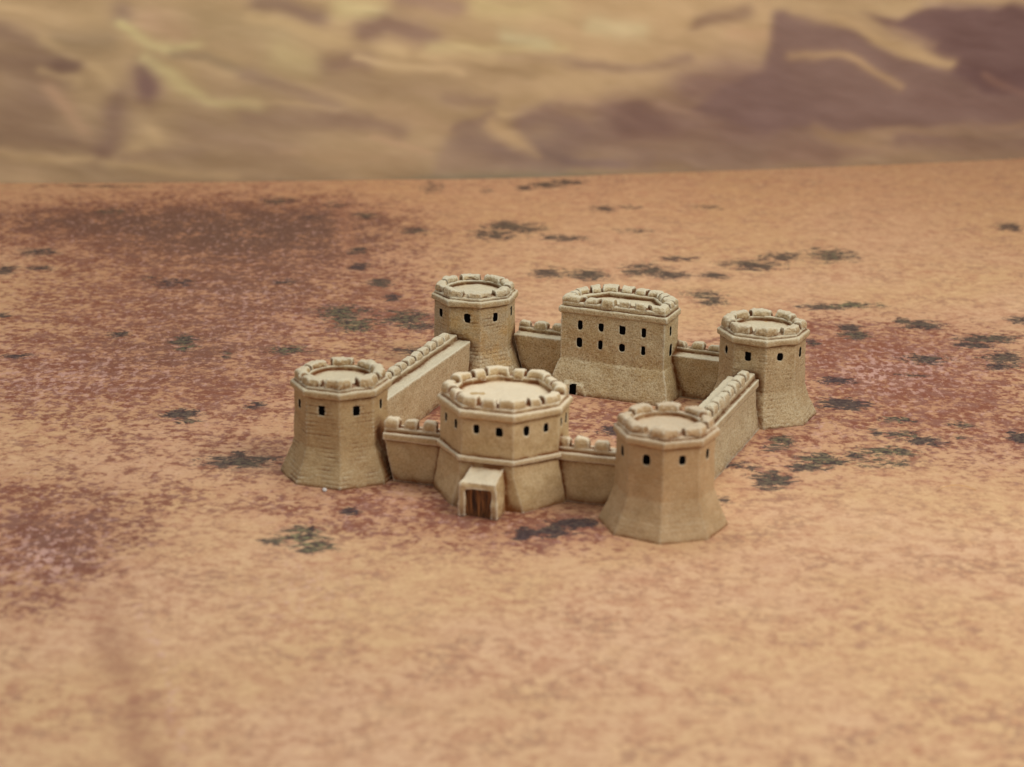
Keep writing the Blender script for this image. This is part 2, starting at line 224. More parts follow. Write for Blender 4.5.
# ------------------------------------------------------------------ outlines
def poly_pt(P, t):
    n = len(P); t %= n; i = int(t); f = t - i
    a, b = P[i], P[(i + 1) % n]
    return (a[0] + (b[0] - a[0]) * f, a[1] + (b[1] - a[1]) * f)
def octagon(R): return [(R * math.cos(-PI / 2 + (j - 1.5) * PI / 4), R * math.sin(-PI / 2 + (j - 1.5) * PI / 4)) for j in range(8)]
def shift(P, d):
    """offset a convex CCW outline outward by d"""
    n = len(P); out = []
    for i in range(n):
        a, b, c = Vector(P[i - 1]), Vector(P[i]), Vector(P[(i + 1) % n])
        e1, e2 = (b - a).normalized(), (c - b).normalized()
        n1, n2 = Vector((e1.y, -e1.x)), Vector((e2.y, -e2.x))
        m = (n1 + n2).normalized(); q = b + m * (d / max(.3, m.dot(n1)))
        out.append((q.x, q.y))
    return out
def Z(P, z): return [(x, y, z) for x, y in P]
def dense(P, k=6): return [poly_pt(P, i / k) for i in range(len(P) * k)]

def ring(bm, outer, inner, z0, z1, slope=.0):
    """a closed ring between two outlines; slope drops the outer top edge"""
    n = len(outer)
    o0 = [bm.verts.new((*q, z0)) for q in outer]; o1 = [bm.verts.new((*q, z1 - slope)) for q in outer]
    i0 = [bm.verts.new((*q, z0)) for q in inner]; i1 = [bm.verts.new((*q, z1)) for q in inner]
    for i in range(n):
        j = (i + 1) % n
        bm.faces.new((o0[i], o0[j], o1[j], o1[i])); bm.faces.new((o1[i], o1[j], i1[j], i1[i]))
        bm.faces.new((i1[i], i1[j], i0[j], i0[i])); bm.faces.new((i0[i], i0[j], o0[j], o0[i]))

def merlon_bm(outer, inner, t0, t1, z0, h):
    """a lump following the outline from t0 to t1 between outer and inner"""
    bm = bmesh.new()
    k = max(3, int((t1 - t0) * 14))
    ts = [t0 + (t1 - t0) * i / k for i in range(k + 1)]
    if int(math.floor(t0)) != int(math.floor(t1)): 
        c = math.floor(t1); ts = sorted(ts + [c]) if min(abs(c - t) for t in ts) > .02 else ts
    A = [poly_pt(outer, t) for t in ts]; B = [poly_pt(inner, t) for t in ts]
    loop = A + B[::-1]
    cx = sum(q[0] for q in loop) / len(loop); cy = sum(q[1] for q in loop) / len(loop)
    mid = [((a[0] + b[0]) / 2, (a[1] + b[1]) / 2) for a, b in zip(A, B)]; mid = mid + mid[::-1]
    def inset(f, z, g=1.0): return [((q[0] * (1 - f) + m[0] * f - cx) * g + cx, (q[1] * (1 - f) + m[1] * f - cy) * g + cy, z) for q, m in zip(loop, mid)]
    s = random.uniform(-.012, .012)
    add_loft(bm, [inset(0, z0), inset(.03, z0 + h * .55 + s), inset(.2, z0 + h * .85 + s, .97), inset(.5, z0 + h + s, .9)])
    return bm

def window_cut(cut, c, ang, w, h, z, depth=.09):
    """c: point on the face, ang: direction the face looks"""
    add_box(cut, -depth, .1, -w / 2, w / 2, z - h / 2, z + h / 2, ang, c)
def window_panel(c, ang, w, h, z, parent, depth=.012, name='window', mat=None):
    bm = bmesh.new(); add_box(bm, -depth - .03, -depth, -w / 2 - .015, w / 2 + .015, z - h / 2 - .015, z + h / 2 + .015, ang, c)
    return plain(name, bm, mat or M_BLACK, parent)

# ------------------------------------------------------------------ corner towers
INNER8 = lambda R: [(R * math.cos(a), R * math.sin(a)) for a in [-PI / 2 + (j / 6 - 1.5) * PI / 4 for j in range(48)]]
class Circ(list): pass
def tower(loc, rot, mat, label, seed, rows=.006, grain=.004, jit=1.0, voxel=.024):
    root = empty('corner_tower', loc, rot, label=label, cat='tower', group='octagonal corner towers of the miniature fort')
    rnd = random.Random(seed)
    bm = bmesh.new()
    R0 = octagon(1.285); R1 = octagon(.965)
    add_loft(bm, [Z(R0, -.05), Z(octagon(1.265), .04), Z(octagon(1.1), .38), Z(octagon(1.0), .64), Z(R1, .735), Z(octagon(.955), 1.84)])
    cut = bmesh.new(); wins = []
    for j in range(8):
        a = -PI / 2 + (j - 1) * PI / 4
        ap = .96 * math.cos(PI / 8)
        t = rnd.uniform(-.05, .05) * jit
        c = (ap * math.cos(a) - t * math.sin(a), ap * math.sin(a) + t * math.cos(a))
        w = rnd.uniform(.10, .135); h = rnd.uniform(.155, .185); z = 1.535 + rnd.uniform(-.015, .015)
        window_cut(cut, c, a, w, h, z); wins.append((c, a, w, h, z))
    cast('tower_wall', bm, mat, root, cut, voxel=voxel, rows=rows, grain=grain, seed=seed, smooth=2, wob=.014)
    for q in wins: window_panel(q[0], q[1], q[2], q[3], q[4], root)
    bm = bmesh.new()
    add_loft(bm, [Z(octagon(.93), 1.78), Z(octagon(1.005), 1.80), Z(octagon(1.03), 1.83), Z(octagon(1.03), 1.915), Z(octagon(1.005), 1.945), Z(octagon(.94), 1.955)])
    cast('cornice', bm, mat, root, seed=seed + 1, smooth=1, wob=.014, voxel=.021)
    bm = bmesh.new(); add_loft(bm, [Z(INNER8(.7), 1.86), Z(INNER8(.7), 1.935)])
    cast('roof', bm, M_ROOF, root, seed=seed + 2, wob=.02)
    bm = bmesh.new()
    ring(bm, dense(octagon(.95)), INNER8(.64), 1.90, 2.055, .05)
    par = cast('parapet', bm, mat, root, seed=seed + 3, wob=.02)
    out = octagon(.935); inn = INNER8(.655)
    for k in range(8):
        a0 = k - rnd.uniform(.385, .44); a1 = k + rnd.uniform(.385, .44)
        # inner outline has 48 points: 6 per side
        bmm = merlon_pair(out, inn, a0, a1, 2.02, rnd.uniform(.13, .17))
        cast('merlon', bmm, mat, par, voxel=.018, smooth=2, wob=.042, grain=.014, seed=seed * 9 + k)
    return root
def merlon_pair(outer, inner, t0, t1, z0, h):
    n = len(outer)
    k = len(inner) / n
    I = [poly_pt(inner, t * k) for t in [i / 12 for i in range(12 * n)]]
    O = [poly_pt(outer, t) for t in [i / 12 for i in range(12 * n)]]
    return merlon_bm(O, I, t0 * 12, t1 * 12, z0, h) if False else _mp(O, I, t0, t1, z0, h)
def _mp(O, I, t0, t1, z0, h):
    bm = bmesh.new()
    k = max(4, int((t1 - t0) * 12))
    ts = [t0 + (t1 - t0) * i / k for i in range(k + 1)]
    c = round((t0 + t1) / 2)
    if t0 < c < t1: ts = sorted(set(ts) | {c})
    A = [poly_pt(O, t * 12) for t in ts]; B = [poly_pt(I, t * 12) for t in ts]
    loop = A + B[::-1]
    cx = sum(q[0] for q in loop) / len(loop); cy = sum(q[1] for q in loop) / len(loop)
    mid = [((a[0] + b[0]) / 2, (a[1] + b[1]) / 2) for a, b in zip(A, B)]; mid = mid + mid[::-1]
    s = random.uniform(-.01, .012)
    def inset(f, z, g=1.0): return [((q[0] * (1 - f) + m[0] * f - cx) * g + cx, (q[1] * (1 - f) + m[1] * f - cy) * g + cy, z) for q, m in zip(loop, mid)]
    add_loft(bm, [inset(0, z0 - .04), inset(0, z0 + h * .45 + s), inset(.16, z0 + h * .82 + s, .97), inset(.45, z0 + h + s, .92)])
    return bm

tower((.083, .098, 0), .027, M_FL, 'leftmost tower with worn brown brick rows, a white crumb at its foot', 21, rows=.012, grain=.004)
tower((7.016 + .072, -.098, 0), -.124, M_FR, 'nearest tower at the right front, smooth pinkish tan and slightly out of focus', 33, rows=.004, grain=.002)
tower((7.016 - .072, 7.457 - .139, 0), -.052, M_BR, 'rightmost tower, at the far right corner where the right side wall ends', 45, rows=.009, grain=.008)
tower((-.083, 7.457 + .139, 0), .137, M_BL, 'far tower behind the left side wall, greyish tan with black square windows', 57, rows=.013, grain=.007)

# ------------------------------------------------------------------ straight battlemented walls (along local x, outer side = -y)
def wall_run(parent, name, mat, x0, x1, yo, yi, zt, b0=0, b1=0, flare=0.0, zp=.12, hm=.17, pitch=.41, mw=.30, seed=1, string=True, face_in=False, mdep=.22, first=None, wscale=1.0, grain=.004, string_h=.15):
    """x0..x1 top ends, b0/b1 how much the ends are cut back at the foot, yo outer face, yi inner face"""
    s = 1 if yi > yo else -1
    bm = bmesh.new()
    q = lambda a, b, c, d, z: [(a, c, z), (b, c, z), (b, d, z), (a, d, z)]
    lo, hi = (yo, yi) if s > 0 else (yi, yo)
    f0 = [x0 + b0, x1 - b1]
    fl = flare * s
    if s > 0:
        add_loft(bm, [q(f0[0], f0[1], yo - fl, yi, 0), q(x0 + b0 * .45, x1 - b1 * .45, yo - fl * .3, yi, zt * .5), q(x0, x1, yo, yi, zt)])
    else:
        add_loft(bm, [q(f0[0], f0[1], yi, yo - fl, 0), q(x0 + b0 * .45, x1 - b1 * .45, yi, yo - fl * .3, zt * .5), q(x0, x1, yi, yo, zt)])
    body = cast(name, bm, mat, parent, seed=seed, smooth=2, wob=.016, grain=grain)
    body_par = body if parent is not None and name == 'curtain_wall' else parent
    bm = bmesh.new()
    a, b = sorted((yo - s * .0, yo + s * (mdep + .05)))
    add_box(bm, x0 + .005, x1 - .005, a, b, zt - .05, zt + zp, top=(x0 + .01, x1 - .01, a + .015, b - .03))
    par = cast('parapet', bm, mat, body_par, seed=seed + 1, smooth=2, wob=.014)
    if string:
        bm = bmesh.new()
        a, b = sorted((yo - s * .085, yo + s * .06))
        add_box(bm, x0, x1, a, b, zt - string_h, zt + .01)
        cast('string_course', bm, mat, body_par, seed=seed + 2, smooth=1, wob=.01)
    mp = body_par if body_par is body else par
    rnd = random.Random(seed)
    n = int((x1 - x0 - .02 + (pitch - mw)) / pitch + .5)
    pitch = (x1 - x0 - mw * .9) / max(1, n - 1) if first is None else pitch
    for i in range(n):
        cx = x0 + mw * .5 + i * pitch + rnd.uniform(-.01, .01)
        if cx + mw * .5 > x1 + .02: break
        bm = bmesh.new(); w = mw * rnd.uniform(.92, 1.06); d = mdep * rnd.uniform(.95, 1.05); h = hm * rnd.uniform(.92, 1.08)
        cy = yo + s * (.015 + mdep / 2); z0 = zt + zp - .03; k = rnd.uniform(-.02, .03)
        def r(f, g, z, sh=0): return [(cx - w / 2 * f + sh, cy - d / 2 * g, z), (cx + w / 2 * f + sh, cy - d / 2 * g, z), (cx + w / 2 * f + sh, cy + d / 2 * g, z), (cx - w / 2 * f + sh, cy + d / 2 * g, z)]
        add_loft(bm, [r(1, 1, z0), r(1, 1, z0 + h * .6, k * .5), r(.9, .8, z0 + h * .9, k), r(.66, .5, z0 + h + .015, k)])
        cast('merlon', bm, mat, mp, voxel=.018, smooth=2, wob=.028, grain=.008, seed=seed * 5 + i)
    return body

# left side wall: outer face looks to -x ; runs along y
r = empty('side_wall', (.03, 1.03, 0), PI / 2 + .018, label='long left side wall between the leftmost tower and the far tower, walkway facing the courtyard', cat='wall', group='long side walls of the miniature fort')
# local x -> world +y, local y -> world -x
wall_run(r, 'wall', M_WALL, 0, 5.64, .30, -.28, 1.02, b0=.2, b1=.18, flare=.12, seed=71, grain=.008, mdep=.21, pitch=.415, mw=.33)
r = empty('side_wall', (6.85, .93, 0), PI / 2 + .016, label='long right side wall running back from the nearest tower, its outer face seen', cat='wall', group='long side walls of the miniature fort')
wall_run(r, 'wall', M_WALL, 0, 5.42, -.31, .33, 1.055, b0=.2, b1=.18, flare=.2, seed=83, grain=.008, mdep=.24, pitch=.415, mw=.33, hm=.2, zp=.14)

# ------------------------------------------------------------------ gatehouse with its two short walls
g = empty('gatehouse', (3.573, .364, 0), .084, label='wide cream gatehouse at the front with brown plank door and two short side walls', cat='gatehouse')
ga, gb, gd, gc = .55, 1.262, 1.2, .398
GP = [(-ga, -gd), (ga, -gd), (gb, -gc), (gb, gc), (ga, gd), (-ga, gd), (-gb, gc), (-gb, -gc)]
bm = bmesh.new()
GB = [(-.70, -1.27), (.78, -1.22), (1.40, -.36), (1.40, .45), (.62, 1.3), (-.62, 1.3), (-1.40, .45), (-1.40, -.34)]
GA = [tuple(a + (b - a) * .8 for a, b in zip(p_, q_)) for p_, q_ in zip(GP, GB)]
add_loft(bm, [Z(GB, -.04), Z(GA, .12), Z(shift(GP, .0), .72), Z(shift(GP, -.035), .98), Z(shift(GP, -.035), 1.9)])
cut = bmesh.new(); wins = []
def facewin(P, i, f, w, h, z, off=-.035, dz=0):
    Q = shift(P, off); a, b = Vector(Q[i]), Vector(Q[(i + 1) % len(Q)])
    c = a.lerp(b, f); e = (b - a).normalized(); ang = math.atan2(-e.x, e.y)
    window_cut(cut, (c.x, c.y), ang, w, h, z + dz); wins.append(((c.x, c.y), ang, w, h, z + dz))
rg = random.Random(5)
for i in range(8):
    for f in ((.28, .72) if i % 2 == 0 or i in (1, 5, 7, 3) and i in (1, 7) else (.5,)):
        facewin(GP, i, f + rg.uniform(-.015, .015), rg.uniform(.095, .115), rg.uniform(.155, .185), 1.60, dz=rg.uniform(-.01, .01))
cast('tower_wall', bm, M_GATE, g, cut, seed=101, smooth=2, wob=.016, grain=.002)
for q in wins: window_panel(q[0], q[1], q[2], q[3], q[4], g)
bm = bmesh.new()
add_loft(bm, [Z(shift(GP, -.06), 1.80), Z(shift(GP, .0), 1.83), Z(shift(GP, .03), 1.86), Z(shift(GP, .03), 1.955), Z(shift(GP, .0), 1.985), Z(shift(GP, -.06), 2.0)])
cast('cornice', bm, M_GATE, g, seed=102, smooth=1)
bm = bmesh.new(); ring(bm, shift(GP, .035), shift(GP, -.12), .94, 1.065, .02)
cast('string_course', bm, M_GATE, g, seed=103, smooth=1)
GI = dense(shift(GP, -.31)); 
bm = bmesh.new(); add_loft(bm, [Z(shift(GP, -.25), 1.9), Z(shift(GP, -.25), 1.985)])
cast('roof', bm, M_ROOF, g, seed=104, wob=.02)
bm = bmesh.new(); ring(bm, dense(shift(GP, -.05)), GI, 1.95, 2.115, .05)
par = cast('parapet', bm, M_GATE, g, seed=105, wob=.015)
O_ = [poly_pt(shift(GP, -.06), i / 12) for i in range(96)]; I_ = [poly_pt(shift(GP, -.30), i / 12) for i in range(96)]
spans = []
for k in range(8): spans.append((k - .275, k + .275))
for k in (0, 1, 7, 3, 4, 5): spans.append((k + .37, k + .63))
for n_, (a0, a1) in enumerate(spans):
    cast('merlon', _mp(O_, I_, a0 + rg.uniform(-.015, .015), a1 + rg.uniform(-.015, .015), 2.07, rg.uniform(.15, .175)), M_GATE, par, voxel=.018, smooth=2, wob=.03, grain=.006, seed=110 + n_)
# gate surround: a projecting frame with sloping top, square opening and plank door
gx = .01
bm = bmesh.new(); yb = -gd + .25; yf = -1.79
def gp_(x, y, z): return (gx + x, y, z)
add_loft(bm, [[gp_(-.41, yf, 0), gp_(.41, yf, 0), gp_(.38, yb, 0), gp_(-.38, yb, 0)],
              [gp_(-.385, yf, .66), gp_(.385, yf, .62), gp_(.36, yb, .66), gp_(-.36, yb, .66)],
              [gp_(-.36, yf + .03, .72), gp_(.36, yf + .03, .72), gp_(.33, yb, .93), gp_(-.33, yb, .93)]])
cg = bmesh.new(); add_box(cg, gx - .255, gx + .255, yf - .2, yf + .17, -.1, .57)
sur = cast('gate_surround', bm, M_GATE, g, cg, seed=131, smooth=2, wob=.034, grain=.006, voxel=.02)
bm = bmesh.new()
for i in range(7):
    x = gx - .27 + i * .077
    add_box(bm, x, x + .07, yf + .11 + .008 * (i % 2), yf + .2, 0.0, .59)
plain('door', bm, M_DOOR, sur)
# short walls cast on to the gatehouse
wall_run(g, 'curtain_wall', M_GATE, -2.46, -1.1, -.31, .26, 1.04, b0=.19, b1=0, seed=141, pitch=.405, mw=.31, first=1, mdep=.2, hm=.2, zp=.10)
wall_run(g, 'curtain_wall', M_GATE, 1.12, 2.58, -.31, .26, 1.04, b0=0, b1=.25, seed=149, pitch=.405, mw=.31, first=1, mdep=.2, hm=.2, zp=.10)

# ------------------------------------------------------------------ keep with its two short walls
kx, ky = 3.50, 7.07
k = empty('keep', (kx, ky, 0), -.02, label='tall keep at the back with two rows of black windows and a sloping foot', cat='keep')
KP = [(-1.275, 0), (1.275, 0), (1.275, .95), (.68, 1.6), (-.68, 1.6), (-1.275, .95)]
bm = bmesh.new()
def kfoot(d, ds=None): 
    ds = d if ds is None else ds
    return [(-1.25 - ds, -d), (1.25 + ds, -d), (1.25 + ds, .95), (.67, 1.58), (-.67, 1.58), (-1.25 - ds, .95)]
add_loft(bm, [Z(kfoot(.275, .2), -.04), Z(kfoot(.255, .19), .06), Z(kfoot(.15, .12), .40), Z(kfoot(.035, .03), .72), Z(kfoot(0), .775), Z(kfoot(0), 1.9)])
# low hood over the postern
add_loft(bm, [[(-1.13, -.3, 0), (-.5, -.29, 0), (-.5, -.1, 0), (-1.13, -.1, 0)], [(-1.06, -.27, .24), (-.6, -.26, .22), (-.6, -.1, .3), (-1.06, -.1, .34)], [(-.98, -.2, .30), (-.72, -.18, .28), (-.72, -.1, .34), (-.98, -.1, .36)]])
cut = bmesh.new(); wins = []
for zz in (1.585, 1.175):
    for x in (2.72, 3.23, 3.74, 4.25):
        c = (x - kx + rg.uniform(-.01, .01), 0.0); w = rg.uniform(.095, .12); h = rg.uniform(.17, .205)
        window_cut(cut, c, -PI / 2, w, h, zz); wins.append((c, -PI / 2, w, h, zz))
for sx in (1, -1):
    for yy, zz, w, h in ((.44, 1.57, .09, .2), (.48, 1.13, .15, .25)):
        c = (sx * 1.25, yy); a = 0 if sx > 0 else PI
        window_cut(cut, c, a, w, h, zz); wins.append((c, a, w, h, zz))
pc = (-.83, -.29)
window_cut(cut, pc, -PI / 2, .15, .28, .10, depth=.14)
cast('keep_wall', bm, M_KEEP, k, cut, seed=151, smooth=2, wob=.016, grain=.009)
for q in wins: window_panel(q[0], q[1], q[2], q[3], q[4], k)
window_panel(pc, -PI / 2, .15, .23, .12, k, depth=.05, name='postern_door')
bm = bmesh.new()
add_loft(bm, [Z(shift(KP, -.05), 1.82), Z(shift(KP, .0), 1.84), Z(shift(KP, .025), 1.865), Z(shift(KP, .025), 1.965), Z(shift(KP, 0), 1.995), Z(shift(KP, -.06), 2.0)])
cast('cornice', bm, M_KEEP, k, seed=152, smooth=1)
KI = []
Q = shift(KP, -.30)
# inner edge: straight front, rounded back
KI_raw = [Q[0], Q[1], (Q[2][0], .62), (.55, 1.18), (-.55, 1.18), (Q[5][0], .62)]
bm = bmesh.new(); add_loft(bm, [Z(shift(KP, -.2), 1.90), Z(shift(KP, -.2), 1.975)])
cast('roof', bm, M_ROOF, k, seed=153, wob=.02)
bm = bmesh.new(); ring(bm, dense(shift(KP, -.03)), dense(KI_raw), 1.95, 2.11, .0)
par = cast('parapet', bm, M_KEEP, k, seed=154, wob=.015)
O_ = [poly_pt(shift(KP, -.035), i / 12) for i in range(72)]; I_ = [poly_pt(KI_raw, i / 12) for i in range(72)]
I_ = [(o[0] * .12 + i[0] * .88, o[1] * .12 + i[1] * .88) for o, i in zip(O_, I_)]
for n_, (a0, a1) in enumerate(((-.32, .16), (.215, .335), (.385, .50), (.55, .665), (.71, .82), (.865, 1.34), (1.45, 1.74), (1.82, 2.3), (2.4, 2.66), (2.76, 3.14), (3.22, 3.42), (3.5, 3.72), (3.8, 4.2), (4.3, 4.6), (4.7, 5.16), (5.24, 5.56))):
    cast('merlon', _mp(O_, I_, a0, a1, 2.07, rg.uniform(.14, .165)), M_KEEP, par, voxel=.018, smooth=2, wob=.032, grain=.01, seed=160 + n_)
# outer side of these walls looks away from the camera (+y)
wall_run(k, 'curtain_wall', M_KEEP, -2.70, -1.15, 1.20, .66, .98, b0=.28, b1=0, seed=181, pitch=.41, mw=.31, first=1, mdep=.2, hm=.15, zp=.10, grain=.008)
wall_run(k, 'curtain_wall', M_KEEP, 1.15, 2.50, 1.14, .60, .98, b0=0, b1=.25, seed=187, pitch=.41, mw=.31, first=1, mdep=.2, hm=.15, zp=.10, grain=.008)

# ------------------------------------------------------------------ crumb and fibre on the mat
bm = bmesh.new(); bmesh.ops.create_icosphere(bm, subdivisions=3, radius=.045)
for v in bm.verts: v.co *= 1 + .5 * noise.noise(v.co * 22); v.co.z = max(v.co.z * .8, -.028)
c = plain('crumb', bm, M_CRUMB, smooth=True); c.location = (.33, -1.2, .03)
tag(c, 'tiny white crumb on the mat at the foot of the leftmost tower', 'crumb')

def to_world(X, Y, z=0):
    return (CAMP[0] + X * math.cos(YAW) - Y * math.sin(YAW), CAMP[1] + X * math.sin(YAW) + Y * math.cos(YAW), z)
bm = bmesh.new()
pts = [(8.62, 42.98), (8.75, 43.1), (8.95, 43.2), (9.12, 43.2), (9.3, 43.15), (9.42, 43.05)]
rings_ = []
for i, (X, Y) in enumerate(pts):
    x, y, _ = to_world(X, Y); zc = .012 + .05 * math.sin(i / 5 * PI)
    rings_.append([(x + .003 * math.cos(a), y + .006 * math.sin(a), zc + .006 * math.sin(a + 1)) for a in (0, 1.57, 3.14, 4.71)])
add_loft(bm, rings_)
f = plain('fibre', bm, M_FIBRE, smooth=True)
tag(f, 'thin pale curved fibre lying on the mat to the right of the fort', 'fibre')

# ------------------------------------------------------------------ the printed mat
def edge_y(x): return 72.75 + .175 * x + .0033 * x * x
def blobs(X, Y, lst, pw=1.0):
    out = np.zeros_like(X)
    for b in lst:
        cx, cy, rx, ry, s = b[:5]
        rx = max(rx, .12); ry = max(ry, .12)
        m = (np.abs(X - cx) < rx * 2.6) & (np.abs(Y - cy) < ry * 2.6)
        d = ((X[m] - cx) / rx) ** 2 + ((Y[m] - cy) / ry) ** 2
        out[m] = np.maximum(out[m], s * np.exp(-d * pw))
    return out
nx, ny = 720, 780
xs = np.concatenate([np.linspace(-45, -20, 20, endpoint=False), np.linspace(-20, 22, nx - 40), np.linspace(22, 50, 21)[1:]])
nx = len(xs)
tt = np.linspace(0, 1, ny)
Xg, Tg = np.meshgrid(xs, tt)
gap = .02 + .20 * np.exp(-((xs + .3) / 3.0) ** 4)  # mat drawn back mid-edge so the dark sheet shows as a shadow line
Yend = edge_y(xs) - gap
Yg = 14 + (Yend[None, :] - 14) * (Tg ** 1.0)
Zg = 0.0 * Xg
verts = np.stack([Xg, Yg, Zg], -1).reshape(-1, 3)
me = bpy.data.meshes.new('ground')
idx = np.arange(ny * nx).reshape(ny, nx)
quads = np.stack([idx[:-1, :-1], idx[:-1, 1:], idx[1:, 1:], idx[1:, :-1]], -1).reshape(-1, 4)
me.vertices.add(len(verts)); me.vertices.foreach_set('co', verts.ravel())
me.loops.add(quads.size); me.loops.foreach_set('vertex_index', quads.ravel().astype(np.int32))
me.polygons.add(len(quads)); me.polygons.foreach_set('loop_start', np.arange(0, quads.size, 4, dtype=np.int32))
me.update(calc_edges=True)
def soft_sum(lst):
    out = np.zeros_like(Xg)
    for cx, cy, rx, ry, s in lst:
        d = ((Xg - cx) / (rx * 1.35)) ** 2 + ((Yg - cy) / (ry * 1.35)) ** 2
        out = 1 - (1 - out) * (1 - np.clip(s * np.exp(-d * .8), 0, 1))
    return out
purple = soft_sum(PURPLE); dusk = soft_sum(DUSK); pale = soft_sum(PALE)
shrub = blobs(Xg, Yg, [[b[0], b[1], b[2] * 1.22, b[3], b[4]] for b in SHRUBS], .85)
green = blobs(Xg, Yg, [[b[0], b[1], b[2] * 1.3, b[3] * 1.3, b[5]] for b in SHRUBS], .7)
def seg_mask(pts, w):
    best = np.full_like(Xg, 1e9)
    for (x0, y0), (x1, y1) in zip(pts, pts[1:]):
        dx, dy = x1 - x0, y1 - y0; L = dx * dx + dy * dy
        t = np.clip(((Xg - x0) * dx + (Yg - y0) * dy) / L, 0, 1)
        best = np.minimum(best, np.hypot(Xg - x0 - t * dx, Yg - y0 - t * dy))
    return np.exp(-(best / w) ** 2)
red = np.zeros_like(Xg)
for pts, w, a, kk in STRIPES:
    m = a * seg_mask(pts, w)
    if kk == 'r': red = np.maximum(red, m)
    else: pale = np.maximum(pale, m)
def put(name, a, b, c, d):
    at = me.color_attributes.new(name, 'FLOAT_COLOR', 'POINT')
    at.data.foreach_set('color', np.stack([a, b, c, d], -1).reshape(-1).astype(np.float32))
one = np.ones_like(Xg)
far = np.clip((Yg - 60) / 13, 0, 1)
put('print_a', purple, shrub, green, one); put('print_b', dusk, pale, red, one)
ground = bpy.data.objects.new('ground', me); col.objects.link(ground)
ground.location = (CAMP[0], CAMP[1], 0); ground.rotation_euler = (0, 0, YAW)
tag(ground, kind='structure')

M = NT('printed_desert_mat')
A = M.n('ShaderNodeVertexColor', layer_name='print_a'); SA = M.n('ShaderNodeSeparateColor'); M.l(A.outputs[0], SA.inputs[0])
B = M.n('ShaderNodeVertexColor', layer_name='print_b'); SB = M.n('ShaderNodeSeparateColor'); M.l(B.outputs[0], SB.inputs[0])
purple_, shrub_, green_ = SA.outputs[0], SA.outputs[1], SA.outputs[2]
dusk_, pale_, red_ = SB.outputs[0], SB.outputs[1], SB.outputs[2]
cs = M.coord(scale=(1, .95, 1), rot=(0, 0, .12))
n_big = M.noise(.22, 3, .5); n_mid = M.noise(1.1, 4, .6, cs); n_fine = M.noise(5.0, 4, .65, cs); n_tiny = M.noise(13, 3, .6)
c = M.mix(M.step(n_big, .35, .65), lin((216, 178, 132)), lin((220, 180, 142)))
c = M.mix(M.math('MULTIPLY', M.step(n_mid, .45, .75), .55), c, lin((228, 190, 136)))
sep = M.n('ShaderNodeSeparateXYZ'); M.l(M.tc.outputs['Object'], sep.inputs[0])
c = M.mix(M.math('MULTIPLY', M.step(sep.outputs['Y'], 52, 74), .55), c, lin((190, 140, 98)))
# small reddish strokes everywhere, denser where the print turns red
mott = M.step(M.noise(2.2, 6, .8, cs), .40, .62)
vary = M.step(M.noise(.45, 4, .6, M.coord(loc=(5, 9, 0))), .36, .64)
c = M.mix(M.math('MULTIPLY', mott, M.math('ADD', .5, M.math('MULTIPLY', vary, .35))), c, lin((190, 138, 106)))
speck = M.step(M.math('ADD', M.math('MULTIPLY', n_fine, .65), M.math('MULTIPLY', n_mid, .35)), .465, .61)
c = M.mix(M.math('MULTIPLY', speck, M.math('ADD', .32, M.math('MULTIPLY', vary, .38))), c, M.mix(M.step(n_mid, .4, .6), lin((172, 112, 80)), lin((162, 122, 98))))
lightf = M.step(M.noise(3.3, 5, .7, M.coord(scale=(1, .9, 1), loc=(31, 5, 0))), .52, .68)
c = M.mix(M.math('MULTIPLY', lightf, .4), c, lin((238, 200, 152)))
dens = M.math('ADD', M.math('MULTIPLY', purple_, .15), M.math('ADD', M.math('MULTIPLY', n_fine, .62), M.math('MULTIPLY', n_mid, .38)))
pm = M.step(dens, .52, .65)
soft = M.math('MULTIPLY', purple_, .8)
c = M.mix(soft, c, lin((170, 114, 86)))
cp = M.mix(M.step(M.noise(2.3, 3, .6, cs), .42, .6), lin((124, 66, 50)), lin((134, 88, 76)))
cp = M.mix(dusk_, cp, lin((76, 56, 52)))
pgate = M.step(purple_, .03, .42)
c = M.mix(M.math('MULTIPLY', M.math('MULTIPLY', pm, pgate), .85), c, cp)
c = M.mix(M.math('MULTIPLY', dusk_, M.math('ADD', .15, M.math('MULTIPLY', M.step(n_mid, .35, .6), .5))), c, lin((108, 76, 64)))
# pale scuffs
n_p = M.noise(5.5, 4, .65, M.coord(scale=(1, .6, 1), loc=(9, 4, 0), rot=(0, 0, -.15)))
pf = M.step(M.math('ADD', n_p, M.math('MULTIPLY', pale_, .10)), .555, .66)
pf = M.math('MULTIPLY', pf, M.math('MAXIMUM', M.math('MULTIPLY', pale_, .8), M.math('MULTIPLY', purple_, .55)))
c = M.mix(pf, c, lin((214, 172, 158)))
c = M.mix(M.math('MULTIPLY', red_, M.math('ADD', .28, M.math('MULTIPLY', M.step(n_mid, .35, .6), .3))), c, lin((158, 108, 84)))
# fine fleck
c = M.mix(M.math('MULTIPLY', M.step(n_tiny, .55, .7), .22), c, lin((150, 96, 66)))
c = M.mix(M.math('MULTIPLY', M.step(n_tiny, .45, .3), .22), c, lin((236, 196, 150)))
